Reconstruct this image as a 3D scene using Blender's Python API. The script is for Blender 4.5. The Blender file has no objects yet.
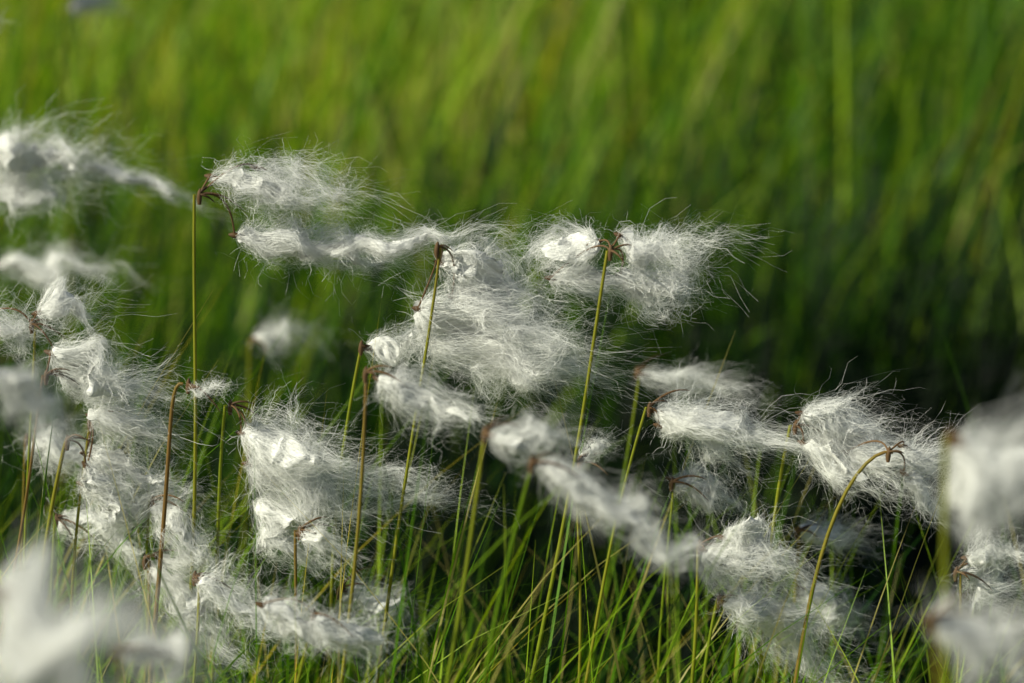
import bpy, math, numpy as np
from mathutils import Vector
rng = np.random.default_rng(11)
S = bpy.context.scene
S.view_settings.view_transform = 'Standard'
S.view_settings.look = 'None'
S.view_settings.exposure = 0

# ------------------------------------------------------------ light
to_sun = Vector((-0.85, -0.42, 0.0)).normalized()
ELEV = math.radians(35)
to_sun = Vector((to_sun.x*math.cos(ELEV), to_sun.y*math.cos(ELEV), math.sin(ELEV)))
w = bpy.data.worlds.new("World"); S.world = w; w.use_nodes = True
nt = w.node_tree
sky = nt.nodes.new('ShaderNodeTexSky'); sky.sky_type = 'NISHITA'; sky.sun_disc = False
sky.sun_elevation = ELEV; sky.sun_rotation = math.atan2(to_sun.x, to_sun.y)
bg = nt.nodes['Background']; bg.inputs['Strength'].default_value = 0.05
nt.links.new(sky.outputs[0], bg.inputs[0])
sl = bpy.data.lights.new('sun', 'SUN'); sl.energy = 5.0; sl.angle = math.radians(0.5); sl.color = (1, .98, .80)
so = bpy.data.objects.new('sun', sl); S.collection.objects.link(so)
so.rotation_euler = to_sun.to_track_quat('Z', 'Y').to_euler(); so.location = (-3, -1, 4)

# ------------------------------------------------------------ materials
def newmat(name):
    m = bpy.data.materials.new(name); m.use_nodes = True
    n = m.node_tree.nodes; n.clear()
    return m, n, m.node_tree.links

def leafmat(name, stops, transl=0.45, rough=0.42, spec=0.22, tcol=(1.5, 1.4, .3)):
    m, n, l = newmat(name)
    out = n.new('ShaderNodeOutputMaterial')
    at = n.new('ShaderNodeAttribute'); at.attribute_name = 'tint'
    rp = n.new('ShaderNodeValToRGB'); el = rp.color_ramp.elements
    while len(el) < len(stops): el.new(.5)
    for e, (p, c) in zip(el, stops): e.position = p; e.color = (*c, 1)
    l.new(at.outputs['Fac'], rp.inputs[0])
    tc = n.new('ShaderNodeTexCoord'); no = n.new('ShaderNodeTexNoise'); no.inputs['Scale'].default_value = 60
    l.new(tc.outputs['Object'], no.inputs[0])
    mr = n.new('ShaderNodeMapRange'); mr.inputs[3].default_value = .7; mr.inputs[4].default_value = 1.3
    l.new(no.outputs[0], mr.inputs[0])
    mx = n.new('ShaderNodeVectorMath'); mx.operation = 'SCALE'
    l.new(rp.outputs[0], mx.inputs[0]); l.new(mr.outputs[0], mx.inputs['Scale'])
    p = n.new('ShaderNodeBsdfPrincipled'); p.inputs['Roughness'].default_value = rough
    p.inputs['Specular IOR Level'].default_value = spec
    l.new(mx.outputs[0], p.inputs['Base Color'])
    if transl > 0:
        tm = n.new('ShaderNodeVectorMath'); tm.operation = 'MULTIPLY'; tm.inputs[1].default_value = tcol
        l.new(mx.outputs[0], tm.inputs[0])
        t = n.new('ShaderNodeBsdfTranslucent'); l.new(tm.outputs[0], t.inputs[0])
        ms = n.new('ShaderNodeMixShader'); ms.inputs[0].default_value = transl
        l.new(p.outputs[0], ms.inputs[1]); l.new(t.outputs[0], ms.inputs[2]); l.new(ms.outputs[0], out.inputs[0])
    else:
        l.new(p.outputs[0], out.inputs[0])
    return m

M_grass = leafmat('grass_blades', [(0, (.002, .014, .006)), (.35, (.022, .085, .006)), (.65, (.14, .32, .007)),
                                   (.93, (.44, .62, .04)), (1, (.50, .44, .14))], .5)
M_stem = leafmat('stem_green', [(0, (.14, .26, .01)), (.5, (.28, .28, .025)), (1, (.22, .13, .04))], .2, .4)
M_bract = leafmat('bract_brown', [(0, (.05, .03, .018)), (1, (.19, .11, .05))], .1, .6)
M_leaf = leafmat('basal_leaf', [(0, (.03, .10, .008)), (1, (.14, .26, .01))], .4)

def cotton(name, tr, bump):
    m, n, l = newmat(name)
    out = n.new('ShaderNodeOutputMaterial')
    at = n.new('ShaderNodeAttribute'); at.attribute_name = 'tint'
    rp = n.new('ShaderNodeValToRGB'); rp.color_ramp.elements[0].color = (.94, .94, .89, 1); rp.color_ramp.elements[1].color = (.98, .98, .96, 1)
    l.new(at.outputs['Fac'], rp.inputs[0])
    d = n.new('ShaderNodeBsdfDiffuse'); t = n.new('ShaderNodeBsdfTranslucent'); ms = n.new('ShaderNodeMixShader')
    l.new(rp.outputs[0], d.inputs[0]); l.new(rp.outputs[0], t.inputs[0]); ms.inputs[0].default_value = tr
    if bump:
        tc = n.new('ShaderNodeTexCoord'); mp = n.new('ShaderNodeMapping'); mp.inputs['Scale'].default_value = (220, 700, 1100)
        no = n.new('ShaderNodeTexNoise'); no.inputs['Scale'].default_value = 1; no.inputs['Detail'].default_value = 5; no.inputs['Distortion'].default_value = 1.5
        l.new(tc.outputs['Object'], mp.inputs[0]); l.new(mp.outputs[0], no.inputs[0])
        b = n.new('ShaderNodeBump'); b.inputs['Distance'].default_value = .0008; b.inputs['Strength'].default_value = 1
        l.new(no.outputs[0], b.inputs['Height']); l.new(b.outputs[0], d.inputs['Normal'])
    l.new(d.outputs[0], ms.inputs[1]); l.new(t.outputs[0], ms.inputs[2]); l.new(ms.outputs[0], out.inputs[0])
    return m
M_fluff = cotton('cotton_fibre', .18, False); M_core = cotton('cotton_matted', .08, True)

m, n, l = newmat('peat_and_moss')
out = n.new('ShaderNodeOutputMaterial'); p = n.new('ShaderNodeBsdfPrincipled'); p.inputs['Roughness'].default_value = .95
tc = n.new('ShaderNodeTexCoord'); no = n.new('ShaderNodeTexNoise'); no.inputs['Scale'].default_value = 9; no.inputs['Detail'].default_value = 8
l.new(tc.outputs['Object'], no.inputs[0]); rp = n.new('ShaderNodeValToRGB')
rp.color_ramp.elements[0].position = .35; rp.color_ramp.elements[0].color = (.008, .011, .006, 1)
rp.color_ramp.elements[1].position = .7; rp.color_ramp.elements[1].color = (.016, .035, .008, 1)
l.new(no.outputs[0], rp.inputs[0]); l.new(rp.outputs[0], p.inputs['Base Color'])
b = n.new('ShaderNodeBump'); b.inputs['Distance'].default_value = .02; l.new(no.outputs[0], b.inputs['Height']); l.new(b.outputs[0], p.inputs['Normal'])
l.new(p.outputs[0], out.inputs[0]); M_ground = m

# ------------------------------------------------------------ mesh helpers
class Buf:
    def __init__(s): s.v = []; s.q = []; s.m = []; s.t = []; s.n = 0
    def add(s, V, Q, mat, tint):
        V = V.reshape(-1, 3); s.v.append(V); s.q.append(Q + s.n); s.m.append(np.full(len(Q), mat, np.int32))
        s.t.append(np.broadcast_to(tint, (len(V),)).astype(np.float32)); s.n += len(V)
    def build(s, name, mats, origin=(0, 0, 0), smooth=True):
        V = np.concatenate(s.v).astype(np.float32) - np.array(origin, np.float32); Q = np.concatenate(s.q).astype(np.int32)
        me = bpy.data.meshes.new(name)
        me.vertices.add(len(V)); me.vertices.foreach_set('co', V.ravel())
        me.loops.add(Q.size); me.loops.foreach_set('vertex_index', Q.ravel())
        me.polygons.add(len(Q)); me.polygons.foreach_set('loop_start', np.arange(0, Q.size, 4, dtype=np.int32))
        me.polygons.foreach_set('material_index', np.concatenate(s.m))
        me.polygons.foreach_set('use_smooth', np.full(len(Q), smooth))
        a = me.attributes.new('tint', 'FLOAT', 'POINT'); a.data.foreach_set('value', np.concatenate(s.t))
        for mm in mats: me.materials.append(mm)
        me.update(calc_edges=True)
        o = bpy.data.objects.new(name, me); o.location = origin; S.collection.objects.link(o)
        return o

def ribbons(buf, P, side, width, mat, tint):
    N, K, _ = P.shape
    if side.ndim == 2: side = side[:, None, :]
    o = side * width[..., None] * .5
    V = np.stack([P - o, P + o], 2)
    base = (np.arange(N) * K * 2)[:, None] + (np.arange(K - 1) * 2)[None]
    Q = np.stack([base, base + 1, base + 3, base + 2], -1).reshape(-1, 4)
    buf.add(V, Q, mat, np.repeat(tint, K * 2) if np.ndim(tint) else tint)

def tube(buf, pts, rad, mat, tint, sides=7):
    pts = np.array(pts, float); K = len(pts); T = np.gradient(pts, axis=0); T /= np.linalg.norm(T, axis=1)[:, None] + 1e-9
    ref = np.array([.13, .99, .05]); A = np.cross(T, ref); A /= np.linalg.norm(A, axis=1)[:, None] + 1e-9; B = np.cross(T, A)
    an = np.arange(sides) / sides * 2 * np.pi
    V = pts[:, None] + (A[:, None] * np.cos(an)[None, :, None] + B[:, None] * np.sin(an)[None, :, None]) * np.array(rad)[:, None, None]
    i, j = np.meshgrid(np.arange(K - 1), np.arange(sides), indexing='ij'); j2 = (j + 1) % sides
    Q = np.stack([i * sides + j, i * sides + j2, (i + 1) * sides + j2, (i + 1) * sides + j], -1).reshape(-1, 4)
    tt = np.repeat(tint, sides) if np.ndim(tint) else tint
    buf.add(V, Q, mat, tt)

def bez(a, b, c, k):
    t = np.linspace(0, 1, k)[:, None]; a, b, c = map(lambda q: np.array(q, float), (a, b, c))
    return a * (1 - t) ** 2 + 2 * b * t * (1 - t) + c * t ** 2

def terrain(x, y):
    h = .02 * np.sin(x * 2.1 + 1) * np.cos(y * 1.7) + .012 * np.sin(x * 5.3 + y * 3.1)
    h = h - .20 * np.exp(-(((x - .45) / .60) ** 2 + ((y - 2.05) / .48) ** 2))       # hollow shaped to deepen the shade here
    h = h + .10 * np.clip((y - 2.6) / 2.0, 0, 1)                               # rises gently beyond it
    return h

# ------------------------------------------------------------ ground
ax = np.concatenate([np.arange(0, 8, .1), np.array([8, 9, 10, 12, 15, 20, 30, 50, 100, 200, 400.])])
gx = np.unique(np.concatenate([-ax, ax])); gy = gx
X, Y = np.meshgrid(gx, gy, indexing='ij'); V = np.stack([X, Y, terrain(X, Y)], -1)
i, j = np.meshgrid(np.arange(len(gx) - 1), np.arange(len(gy) - 1), indexing='ij'); W = len(gy)
Q = np.stack([i * W + j, (i + 1) * W + j, (i + 1) * W + j + 1, i * W + j + 1], -1).reshape(-1, 4)
gb = Buf(); gb.add(V, Q, 0, 0.0); gb.build('ground', [M_ground])

# ------------------------------------------------------------ unseen shrub added left of the view to shade the hollow
sh = Buf(); SX, SY, SZ = -.93, 1.56, 1.34
M_bark = leafmat('added_shrub_bark', [(0, (.06, .045, .03)), (1, (.14, .11, .08))], 0, .9)
tube(sh, bez((SX - .12, SY, -.03), (SX - .1, SY, .5), (SX, SY, SZ), 14), np.linspace(.022, .006, 14), 0, .4, 9)
r2 = np.random.default_rng(5)
cen = []
for k in range(66):
    z0 = r2.uniform(.5, SZ - .05); b0 = np.array([SX - .1 + .1 * z0 / SZ, SY, z0]); dv = r2.normal(size=3); dv /= np.linalg.norm(dv)
    e = np.array([SX, SY, SZ]) + dv * np.array([.50, .58, .40]) * r2.uniform(.5, 1.0)
    tube(sh, bez(b0, (b0 + e) / 2 + np.array([0, 0, .06]), e, 8), np.linspace(.006, .0012, 8), 0, .5, 5)
    for q in range(130):
        f = r2.uniform(.35, 1); cen.append(b0 * (1 - f) + e * f + r2.normal(size=3) * .045)
cen = np.array(cen); NL = len(cen); dr = r2.normal(size=(NL, 3)); dr /= np.linalg.norm(dr, axis=1)[:, None]
sd = np.cross(dr, r2.normal(size=(NL, 3))); sd /= np.linalg.norm(sd, axis=1)[:, None]
tt = np.linspace(0, 1, 5)
Pl = cen[:, None] + dr[:, None] * (tt * .05)[None, :, None]; Pl[..., 2] -= .008 * tt ** 2
ribbons(sh, Pl, sd, np.broadcast_to(.022 * np.array([.1, .8, 1, .7, .05]), (NL, 5)), 1, r2.uniform(0, 1, NL))
sh.build('added_shade_shrub', [M_bark, M_leaf])

# ------------------------------------------------------------ grass
def scatter(y0, y1, dens, side=.5):
    area = (y1 - y0) * 2 * (.30 * y1 + side); N = int(area * dens)
    y = rng.uniform(y0, y1, N); x = rng.uniform(-1, 1, N) * (.30 * y1 + side)
    k = np.abs(x) < .30 * np.abs(y) + side
    return x[k], y[k]

def pn(x, y, s, ph):
    return (np.sin(x * s + ph) * np.cos(y * s * 1.13 + ph * 2) + np.sin((x + y) * s * .7 + ph * 3) + np.cos((x - 1.3 * y) * s * .53 + ph)) / 3

def grass(buf, x, y, hmin, hmax, wmin, wmax, seg=5, boost=0.):
    N = len(x)
    cx = np.round(x / .09) * .09 + .02 * np.sin(y * 40); cy = np.round(y / .09) * .09 + .02 * np.sin(x * 37)
    pull = rng.uniform(0, .75, N); x = x + (cx - x) * pull; y = y + (cy - y) * pull
    hn = pn(x, y, 5.0, 1.3) * .2 + pn(x, y, 17, .4) * .2
    shade_zone = np.exp(-(((x - .50) / .55) ** 2 + ((y - 2.15) / .62) ** 2))  # mask for shade painted into blade tint; also shortens blades
    shade_band = np.exp(-((y - 2.05) / .6) ** 2)  # mid-distance strip, shade painted into blade tint
    h = rng.uniform(hmin, hmax, N) * (1 + hn) * (1 - .2 * shade_zone)
    wd = rng.uniform(wmin, wmax, N)
    th = rng.normal(.15, 1.1, N)
    wild = rng.random(N) < .35; th[wild] = rng.uniform(0, 2 * np.pi, wild.sum())
    L = np.stack([np.cos(th), np.sin(th), np.zeros(N)], -1)
    a = rng.uniform(.0, .34, N); bnd = rng.gamma(2.0, .18, N)
    t = np.linspace(0, 1, seg + 1)[None, :]
    lean = (a[:, None] * t + bnd[:, None] * t ** 2.3)
    up = t - .45 * bnd[:, None] * t ** 2.6 * np.clip(bnd[:, None] * 1.6, 0, 1.6)
    P = np.zeros((N, seg + 1, 3)); P[..., 0] = x[:, None]; P[..., 1] = y[:, None]; P[..., 2] = terrain(x, y)[:, None] - .005
    P += L[:, None, :] * (lean * h[:, None])[..., None]; P[..., 2] += up * h[:, None]
    sa = rng.uniform(0, 2 * np.pi, N); side = np.stack([np.cos(sa), np.sin(sa), np.zeros(N)], -1)
    width = wd[:, None] * (1 - t ** 2.2 * .96) * (.75 + .25 * np.sin(np.pi * t))
    tint = .45 + boost + .20 * pn(x, y, 3.1, 2.2) + .14 * pn(x, y, 19, 1.) + rng.normal(0, .27, N) - .46 * shade_zone - .22 * shade_band \
        + .14 * np.clip((y - 2.6) / 2, 0, 1) - .15 * np.clip(x / .6, -.5, 1) * np.clip((y - 1.4) / .8, 0, 1)  # both masks paint shade into tint; far blades brighter, right side darker
    dry = rng.random(N) < .04; tint[dry] = rng.uniform(.92, 1.0, dry.sum()) - .4 * shade_zone[dry]; tint = np.clip(tint, 0, 1)
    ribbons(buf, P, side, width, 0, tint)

g = Buf()
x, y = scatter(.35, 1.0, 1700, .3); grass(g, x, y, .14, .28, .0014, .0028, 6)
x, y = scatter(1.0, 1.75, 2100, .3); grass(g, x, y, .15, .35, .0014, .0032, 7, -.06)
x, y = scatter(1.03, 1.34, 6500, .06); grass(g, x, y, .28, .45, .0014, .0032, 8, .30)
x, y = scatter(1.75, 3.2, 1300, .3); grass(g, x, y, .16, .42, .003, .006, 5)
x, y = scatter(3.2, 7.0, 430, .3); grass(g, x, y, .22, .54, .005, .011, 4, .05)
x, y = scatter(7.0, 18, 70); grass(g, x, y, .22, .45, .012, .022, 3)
g.build('meadow_grass', [M_grass])

# ------------------------------------------------------------ cottongrass
def field(P, wl, amp, seed):
    r = np.random.default_rng(seed); o = np.zeros_like(P)
    for q in range(5):
        k = r.normal(size=3); k = k / np.linalg.norm(k) * 2 * np.pi / (wl * r.uniform(.6, 1.7))
        dirv = r.normal(size=3); ph = r.uniform(0, 6.28)
        o += dirv * np.sin(P @ k + ph)[..., None]
    return o * amp / 2.2

def fluff(buf, B, D, R, n, width, wild=.1, seed=0, core=True):
    r = np.random.default_rng(seed); K = 9
    B = np.array(B) / 1000.; D = np.array(D) / 1000.; R = R / 1000. * 1.0; L = np.linalg.norm(D); d = D / L
    up = np.array([0, 0, 1.]); u = np.cross(d, up); u /= np.linalg.norm(u); v = np.cross(u, d)
    wl = max(R * 2.4, .024)
    PR = lambda sc: np.sin(np.pi * sc ** .62) ** .75 * .9
    if core:
        ss = np.linspace(.03, .76, 30); aa = np.linspace(0, 2 * np.pi, 29)[:-1]; NA = 28
        rr = PR(ss) * R * .43 * np.minimum(1, (1 - ss) * 1.8)
        P = B + d * (ss * L)[:, None, None] + (u * np.cos(aa)[:, None] * .9 + v * np.sin(aa)[:, None])[None] * rr[:, None, None]
        P[..., 2] -= (.07 * L * ss ** 2)[:, None]
        P += field(P, wl, R * .46, seed + 1) * np.minimum(ss * 3, 1)[:, None, None]
        P += field(P, R * .8, R * .14, seed + 2); P += field(P, .004, .0006, seed + 8)
        i, j = np.meshgrid(np.arange(29), np.arange(NA), indexing='ij'); j2 = (j + 1) % NA
        Q = np.stack([i * NA + j, i * NA + j2, (i + 1) * NA + j2, (i + 1) * NA + j], -1).reshape(-1, 4)
        buf.add(P, Q, 4, .5)
    nc = max(8, n // 14); ci = r.integers(0, nc, n)
    th = r.uniform(0, 2 * np.pi, nc)[ci] + r.normal(0, .35, n)
    rho = np.sqrt(r.uniform(.16 if core else .02, 1, nc))[ci] * (1 + r.normal(0, .16, n))
    s0 = (r.random(nc) ** 1.3 * .6)[ci] + r.uniform(0, .12, n); s0[r.random(n) < .25] = 0
    ln = (r.uniform(.25, .65, nc))[ci] * r.uniform(.7, 1.2, n)
    loose = r.random(n) < wild
    tang = (r.random(n) < .55) & ~loose            # matted, uncombed fibres
    ln[loose] *= 1.35; rho[loose] *= r.uniform(1., 1.4, loose.sum())
    t = np.linspace(0, 1, K)[None]
    s = s0[:, None] + ln[:, None] * t; sc = np.clip(s, 0, 1)
    prof = PR(sc) + .10 * np.minimum(s * 4, 1) + .18 * np.clip(s - .7, 0, 1)
    tw = th[:, None] + .9 * (s - .5) * np.sin(seed)
    rad = R * rho[:, None] * prof
    P = B + d * (s * L)[..., None] + u * (rad * np.cos(tw) * .9)[..., None] + v * (rad * np.sin(tw))[..., None]
    P[..., 2] -= .07 * L * s ** 2
    if tang.any():
        k = tang.sum(); st = P[tang][:, 2:3]
        g1 = r.normal(size=(k, 1, 3)) * .65 + d * .75; g2 = r.normal(size=(k, 1, 3)) * .9
        ll = r.uniform(.35, .8, (k, 1, 1)) * min(L * .6, R * 2.2); tt = t[..., None]
        Q = st + g1 * ll * tt + g2 * ll * .8 * tt ** 2 * (1 - .4 * tt)
        rel = Q - B; al = np.clip((rel @ d) / L, -.05, 1.1)
        P[tang] = Q - .30 * (Q - (B + d * (al * L)[..., None])) * tt
    rel = P - (B + d * (np.clip((P - B) @ d, 0, L))[..., None])
    Nn = rel / (np.linalg.norm(rel, axis=-1, keepdims=True) + 1e-6)
    grow = np.minimum(s * 3, 1)[..., None]
    P += field(P, wl, R * .46, seed + 1) * grow
    P += field(P, R * .9, R * .18, seed + 2) * grow
    P += field(P, .0045, .0007, seed + 3)
    ph = r.uniform(0, 6.28, (n, 1, 3)) * .5 + r.uniform(0, 6.28, (nc, 1, 3))[ci]
    fr = r.uniform(5, 12, (n, 1, 3))
    am = (r.gamma(1.6, .0006, (n, 1, 1)) + .0034 * loose[:, None, None] * r.random((n, 1, 1)))
    P += am * (.3 + t[..., None]) * np.sin(fr * t[..., None] + ph)
    if loose.any():
        dv = r.normal(size=(loose.sum(), 3)) * .65 + d * .3 + np.array([.3, 0, .2]); q = P[loose]
        q += dv[:, None, :] * (R * 1.15 * t[..., None] ** 1.8); P[loose] = q
    # flat fibres lie in the surface of the tuft, with some scatter
    T = np.gradient(P, axis=1); Nn = Nn + r.normal(size=(n, 1, 3)) * .26
    sd = np.cross(T, Nn); sd /= np.linalg.norm(sd, axis=-1, keepdims=True) + 1e-12
    W = width * (1 - .65 * t ** 2) * np.ones((n, 1)) * r.uniform(.6, 1.3, (n, 1))
    W[loose] *= .75
    ribbons(buf, P, sd, W, 2, np.clip(r.normal(.7, .25, n), 0, 1))

cnt = [0]
def cottongrass(foot, node, lobes, bend=0, brown=.3, q=1.0, hook=0):
    """foot (x,y) mm, node (x,y,z) mm, lobes [(start xyz),(vector xyz),radius mm,(density),(wild)]"""
    cnt[0] += 1; sd = cnt[0] * 97; r = np.random.default_rng(sd); buf = Buf()
    fx, fy = foot[0] / 1000, foot[1] / 1000; fz = float(terrain(fx, fy)); F = np.array([fx, fy, fz - .01]); Nn = np.array(node) / 1000.
    mid = F * .45 + Nn * .55 + np.array([bend / 1000. + r.uniform(-.022, .008), r.uniform(-.01, .01), 0.02])
    if hook: mid = np.array([Nn[0] - hook / 1000. , Nn[1], Nn[2] + .012])
    pts = bez(F, mid, Nn, 22); pts[:, 0] += .0024 * np.sin(np.linspace(0, 8, 22) + sd)
    tt = np.linspace(0, 1, 22)
    tube(buf, pts, (.0014 - .0006 * tt) * r.uniform(.8, 1.1), 0, np.clip(brown * .7 + r.uniform(-.15, .3) + .15 * np.sin(tt * 7 + sd) + 1.5 * np.clip(tt - .88, 0, 1), 0, 1))
    tube(buf, [Nn + np.array([0, 0, -.005]), Nn + np.array([0, 0, -.002]), Nn + np.array([.0004, 0, .001]), Nn + np.array([.0006, 0, .003])], [.0009, .0014, .0012, .0003], 1, .6)
    for k in range(r.integers(1, 4)):       # bracts
        a = r.uniform(-1.0, 1.0); ll = r.uniform(.008, .024)
        e = Nn + np.array([math.cos(a) * ll, math.sin(a) * ll * .7, r.uniform(-.6, .5) * ll])
        c = (Nn + e) / 2 + np.array([0, -.004, ll * .35]); pp = bez(Nn, c, e, 8)
        tube(buf, pp, np.array([.0006, .0007, .0006, .0006, .0005, .0004, .0003, .0001]), 1, r.random(), 5)
    for k in range(3):       # basal leaves
        a = r.uniform(0, 6.28); hh = r.uniform(.5, .8) * (Nn[2] - fz); e = F + np.array([math.cos(a) * .05, math.sin(a) * .05, hh])
        pp = bez(F, F + np.array([0, 0, hh * .7]), e, 9)
        ribbons(buf, pp[None], np.array([[math.sin(a), -math.cos(a), 0]]), (.0028 * (1 - np.linspace(0, 1, 9) ** 2 * .95))[None], 3, np.array([.6]))
    for k, lb in enumerate(lobes):
        st, vec, R = lb[:3]; dens = lb[3] if len(lb) > 3 else 1.; wild = lb[4] if len(lb) > 4 else .10
        vec = (vec[0], vec[1] if vec[1] else r.uniform(-10, 10), vec[2]); st3 = np.array(st) / 1000.; st3 = st3 + np.array([0, r.uniform(-.006, .006), 0])
        dist = np.linalg.norm(st3 - Nn); dd = np.array(vec) / np.linalg.norm(vec)
        if .002 < dist < .045:
            c = (Nn + st3) / 2 + np.array([.25 * dist, -.004, .45 * dist])
            tube(buf, bez(Nn, c, st3, 10), np.full(10, .0005), 1, .8, 5)
        if dist < .045:
            ks = np.linspace(-.003, .006, 7); tube(buf, [st3 + dd * z for z in ks], [.0004, .0012, .0016, .0016, .0012, .0007, .0001], 1, .5, 6)
        Lm = math.sqrt(sum(c * c for c in vec))
        n = int(1050 * dens * q * (Lm * R / 700.) ** .85) + 130
        fluff(buf, st3 * 1000, vec, R, n, .00012 / math.sqrt(q) , wild + .05, sd + k * 7 + 1, dens > .55)
    buf.build('cottongrass', [M_stem, M_bract, M_fluff, M_leaf, M_core], origin=(fx, fy, fz))

C = cottongrass
# centre and right, in the sharp zone
C((-190, 1170), (-153, 1160, 526), [((-148, 1170, 534), (60, 0, -10), 10, .8, .3), ((-138, 1170, 503), (80, 0, -10), 11), ((-91, 1170, 494), (79, 4, 18), 5.5, .8, .06), ((-126, 1172, 538), (50, 0, -12), 10, .35, .5)], 6, .12)
C((-130, 1175), (-37, 1158, 500), [((-36, 1170, 490), (50, 0, -17), 13), ((-47, 1165, 467), (74, 0, -19), 16, 1.1), ((-41, 1172, 448), (78, 0, -17), 13, .7, .3), ((-30, 1175, 472), (58, 0, -20), 13), ((-20, 1170, 437), (38, 0, -13), 9, .5, .4)], 18, .75)
C((-30, 1180), (48, 1155, 499), [((42, 1170, 501), (-27, 3, -9), 12, 1.5, .06), ((19, 1170, 482), (60, 0, -6), 9.5), ((53, 1170, 504), (34, 0, -15), 9, 1.1), ((62, 1170, 495), (44, 0, 8), 8, .4, .5), ((54, 1172, 483), (36, 0, -6), 9)], 12, .65)
C((-100, 1195), (-77, 1190, 443), [((-75, 1190, 441), (38, 0, 0), 9.5, .7, .3)], -4, .7)
C((-105, 1085), (-68, 1080, 456), [((-62, 1080, 453), (46, 0, -20), 11)], 5, .8, .7)
C((-12, 1175), (69, 1170, 416), [((71, 1170, 414), (74, 0, -15), 11, 1.0), ((74, 1173, 406), (42, 0, -14), 9)], 8, .75)
C((30, 1360), (72, 1350, 391), [((74, 1350, 390), (62, 0, -10), 9, .5, .4)], 5, .3, .6)
C((125, 1175), (143, 1172, 406), [((145, 1170, 413), (45, 0, -14), 13, 1.0), ((147, 1170, 397), (40, 0, -17), 11)], -4, .4)
C((110, 1150), (187, 1150, 398), [((169, 1172, 392), (46, 0, -6), 11, .9), ((197, 1162, 384), (22, 0, -22), 9), ((197, 1165, 396), (26, 0, -9), 9, .8, .3)], 0, .95, 1, 40)
C((15, 1170), (34, 1168, 388), [((35, 1168, 391), (13, 0, 9), 5.5, .8)], 3, .6)
C((60, 1205), (83, 1200, 368), [((83, 1200, 368), (32, 0, -12), 9)], 3, .3)
C((70, 1165), (95, 1165, 345), [((97, 1165, 344), (50, 0, -15), 12), ((106, 1165, 350), (30, 0, -4), 9)], 3, .5)
C((90, 1160), (105, 1160, 318), [((107, 1160, 317), (38, 0, -10), 11), ((114, 1162, 313), (56, 0, -33), 13, .9, .3)], 3, .5)
C((130, 1255), (155, 1250, 325), [((157, 1250, 325), (36, 0, -8), 10, .6, .3)], 3, .5, .7)
C((140, 1285), (160, 1280, 282), [((161, 1280, 282), (34, 0, -24), 11, .7, .3)], 3, .5, .7)
C((235, 1170), (227, 1170, 329), [((229, 1170, 327), (34, 0, -12), 12), ((233, 1170, 335), (30, 0, 4), 9)], 3, .3)
# left cluster
C((-170, 1175), (-142, 1170, 417), [((-136, 1170, 404), (48, 0, -8), 13), ((-134, 1168, 386), (54, 0, -13), 18, 1.1, .2), ((-131, 1170, 367), (38, 0, -16), 13), ((-91, 1172, 378), (60, 0, -11), 9, .35, .5), ((-128, 1170, 348), (26, 0, -10), 9, .7, .3)], -3, .5)
C((-275, 1175), (-240, 1170, 459), [((-237, 1170, 464), (27, 0, 3), 12, 1.3, .06), ((-266, 1172, 462), (30, 0, -10), 12)], 3, .5)
C((-330, 1170), (-232, 1160, 435), [((-230, 1168, 446), (52, 0, -18), 12, 1.1), ((-228, 1170, 432), (36, 0, -10), 9)], 10, .9)
C((-250, 1175), (-213, 1170, 409), [((-211, 1170, 413), (45, 0, -12), 11), ((-216, 1170, 391), (46, 0, -13), 11, .8), ((-218, 1172, 376), (40, 0, -15), 12)], 3, .6)
C((-262, 1150), (-221, 1150, 404), [((-214, 1160, 388), (18, 0, -25), 9, .8)], 3, .95, 1, 14)
C((-198, 1170), (-183, 1170, 367), [((-181, 1170, 365), (25, 0, -18), 11)], 3, .5)
C((-215, 1165), (-187, 1165, 337), [((-185, 1165, 334), (38, 0, -42), 10), ((-180, 1165, 338), (28, 0, -12), 8, .6, .3)], 3, .5)
C((-200, 1150), (-160, 1150, 433), [((-158, 1150, 432), (14, 0, 3), 4, .5, .3)], 3, .95, 1, 20)
C((-185, 1135), (-157, 1130, 340), [((-155, 1130, 339), (42, 0, -20), 12)], 3, .5)
C((-135, 1145), (-106, 1145, 359), [((-105, 1145, 358), (24, 0, -5), 6, 1.2)], 3, .95)
C((-120, 1055), (-92, 1050, 349), [((-90, 1050, 348), (32, 0, -17), 11), ((-115, 1050, 355), (33, 0, -18), 11, .8)], 3, .5, .7)
C((-290, 1255), (-262, 1250, 378), [((-260, 1250, 377), (38, 0, -16), 11)], 3, .5, .7)
C((-265, 1215), (-240, 1210, 345), [((-238, 1210, 344), (40, 0, -18), 11)], 3, .5, .7)
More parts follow.
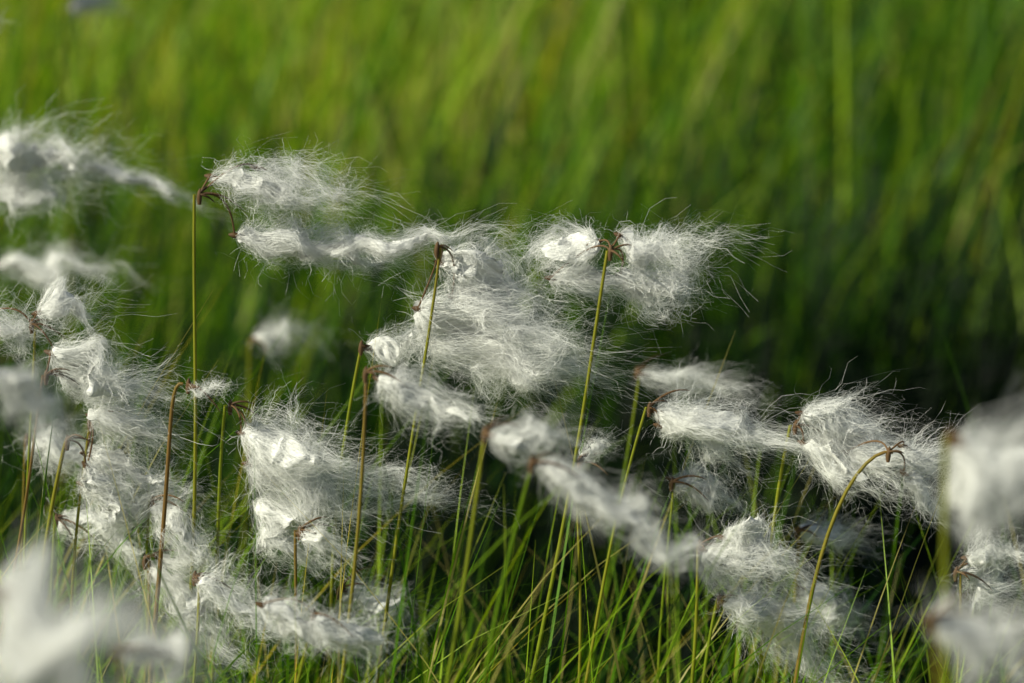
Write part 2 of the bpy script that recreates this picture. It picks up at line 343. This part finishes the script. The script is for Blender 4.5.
C((-125, 1215), (-92, 1210, 305), [((-90, 1210, 304), (30, 0, -14), 9, .7, .3)], 3, .5, .7)
# farther back
C((-345, 1410), (-330, 1400, 500), [((-312, 1400, 511), (76, 0, -6), 17), ((-318, 1400, 490), (56, 0, -4), 13), ((-253, 1400, 504), (66, 4, -18), 5.5, .8)], 3, .4, .6)
C((-350, 1500), (-342, 1500, 580), [((-340, 1500, 580), (20, 0, 3), 7)], 3, .4, .5)
C((-410, 2200), (-403, 2200, 528), [((-401, 2200, 528), (42, 0, -5), 14)], 3, .4, .5)
C((-340, 1510), (-330, 1500, 424), [((-328, 1500, 423), (78, 0, 0), 10, .8)], 3, .4, .6)
C((-190, 1600), (-178, 1600, 352), [((-176, 1600, 352), (38, 0, 3), 10, .7)], 3, .4, .5)
# nearer the lens
C((-50, 975), (8, 970, 444), [((10, 970, 443), (72, 0, -40), 9, 1.2)], 10, .3, .7)
C((-65, 1003), (-12, 1000, 449), [((-10, 1000, 449), (38, 0, -3), 8)], 8, .4, .7)
C((165, 805), (151, 800, 502), [((153, 800, 500), (40, 0, -20), 16, 1.2)], 3, .5, .6)
C((155, 785), (143, 780, 442), [((144, 780, 441), (40, 0, -18), 13, 1.2)], 3, .5, .6)
C((-190, 695), (-160, 690, 482), [((-158, 690, 481), (42, 0, -12), 18, 1.4), ((-146, 692, 461), (24, 0, -7), 14, 1.2)], 3, .5, .6)
C((-162, 812), (-142, 810, 420), [((-140, 810, 419), (31, 0, -9), 11, 1.1)], 3, .5, .6)
C((-236, 903), (-206, 900, 499), [((-204, 900, 498), (28, 0, -20), 12)], 3, .5, .6)

# ------------------------------------------------------------ camera
cd = bpy.data.cameras.new('camera'); co = bpy.data.objects.new('camera', cd); S.collection.objects.link(co)
co.location = (0, 0, .72); co.rotation_euler = (math.radians(77), 0, 0)
cd.lens = 84.4; cd.sensor_width = 36; cd.clip_start = .02; cd.clip_end = 1000
cd.dof.use_dof = True; cd.dof.focus_distance = 1.2; cd.dof.aperture_fstop = 5.2
S.camera = co
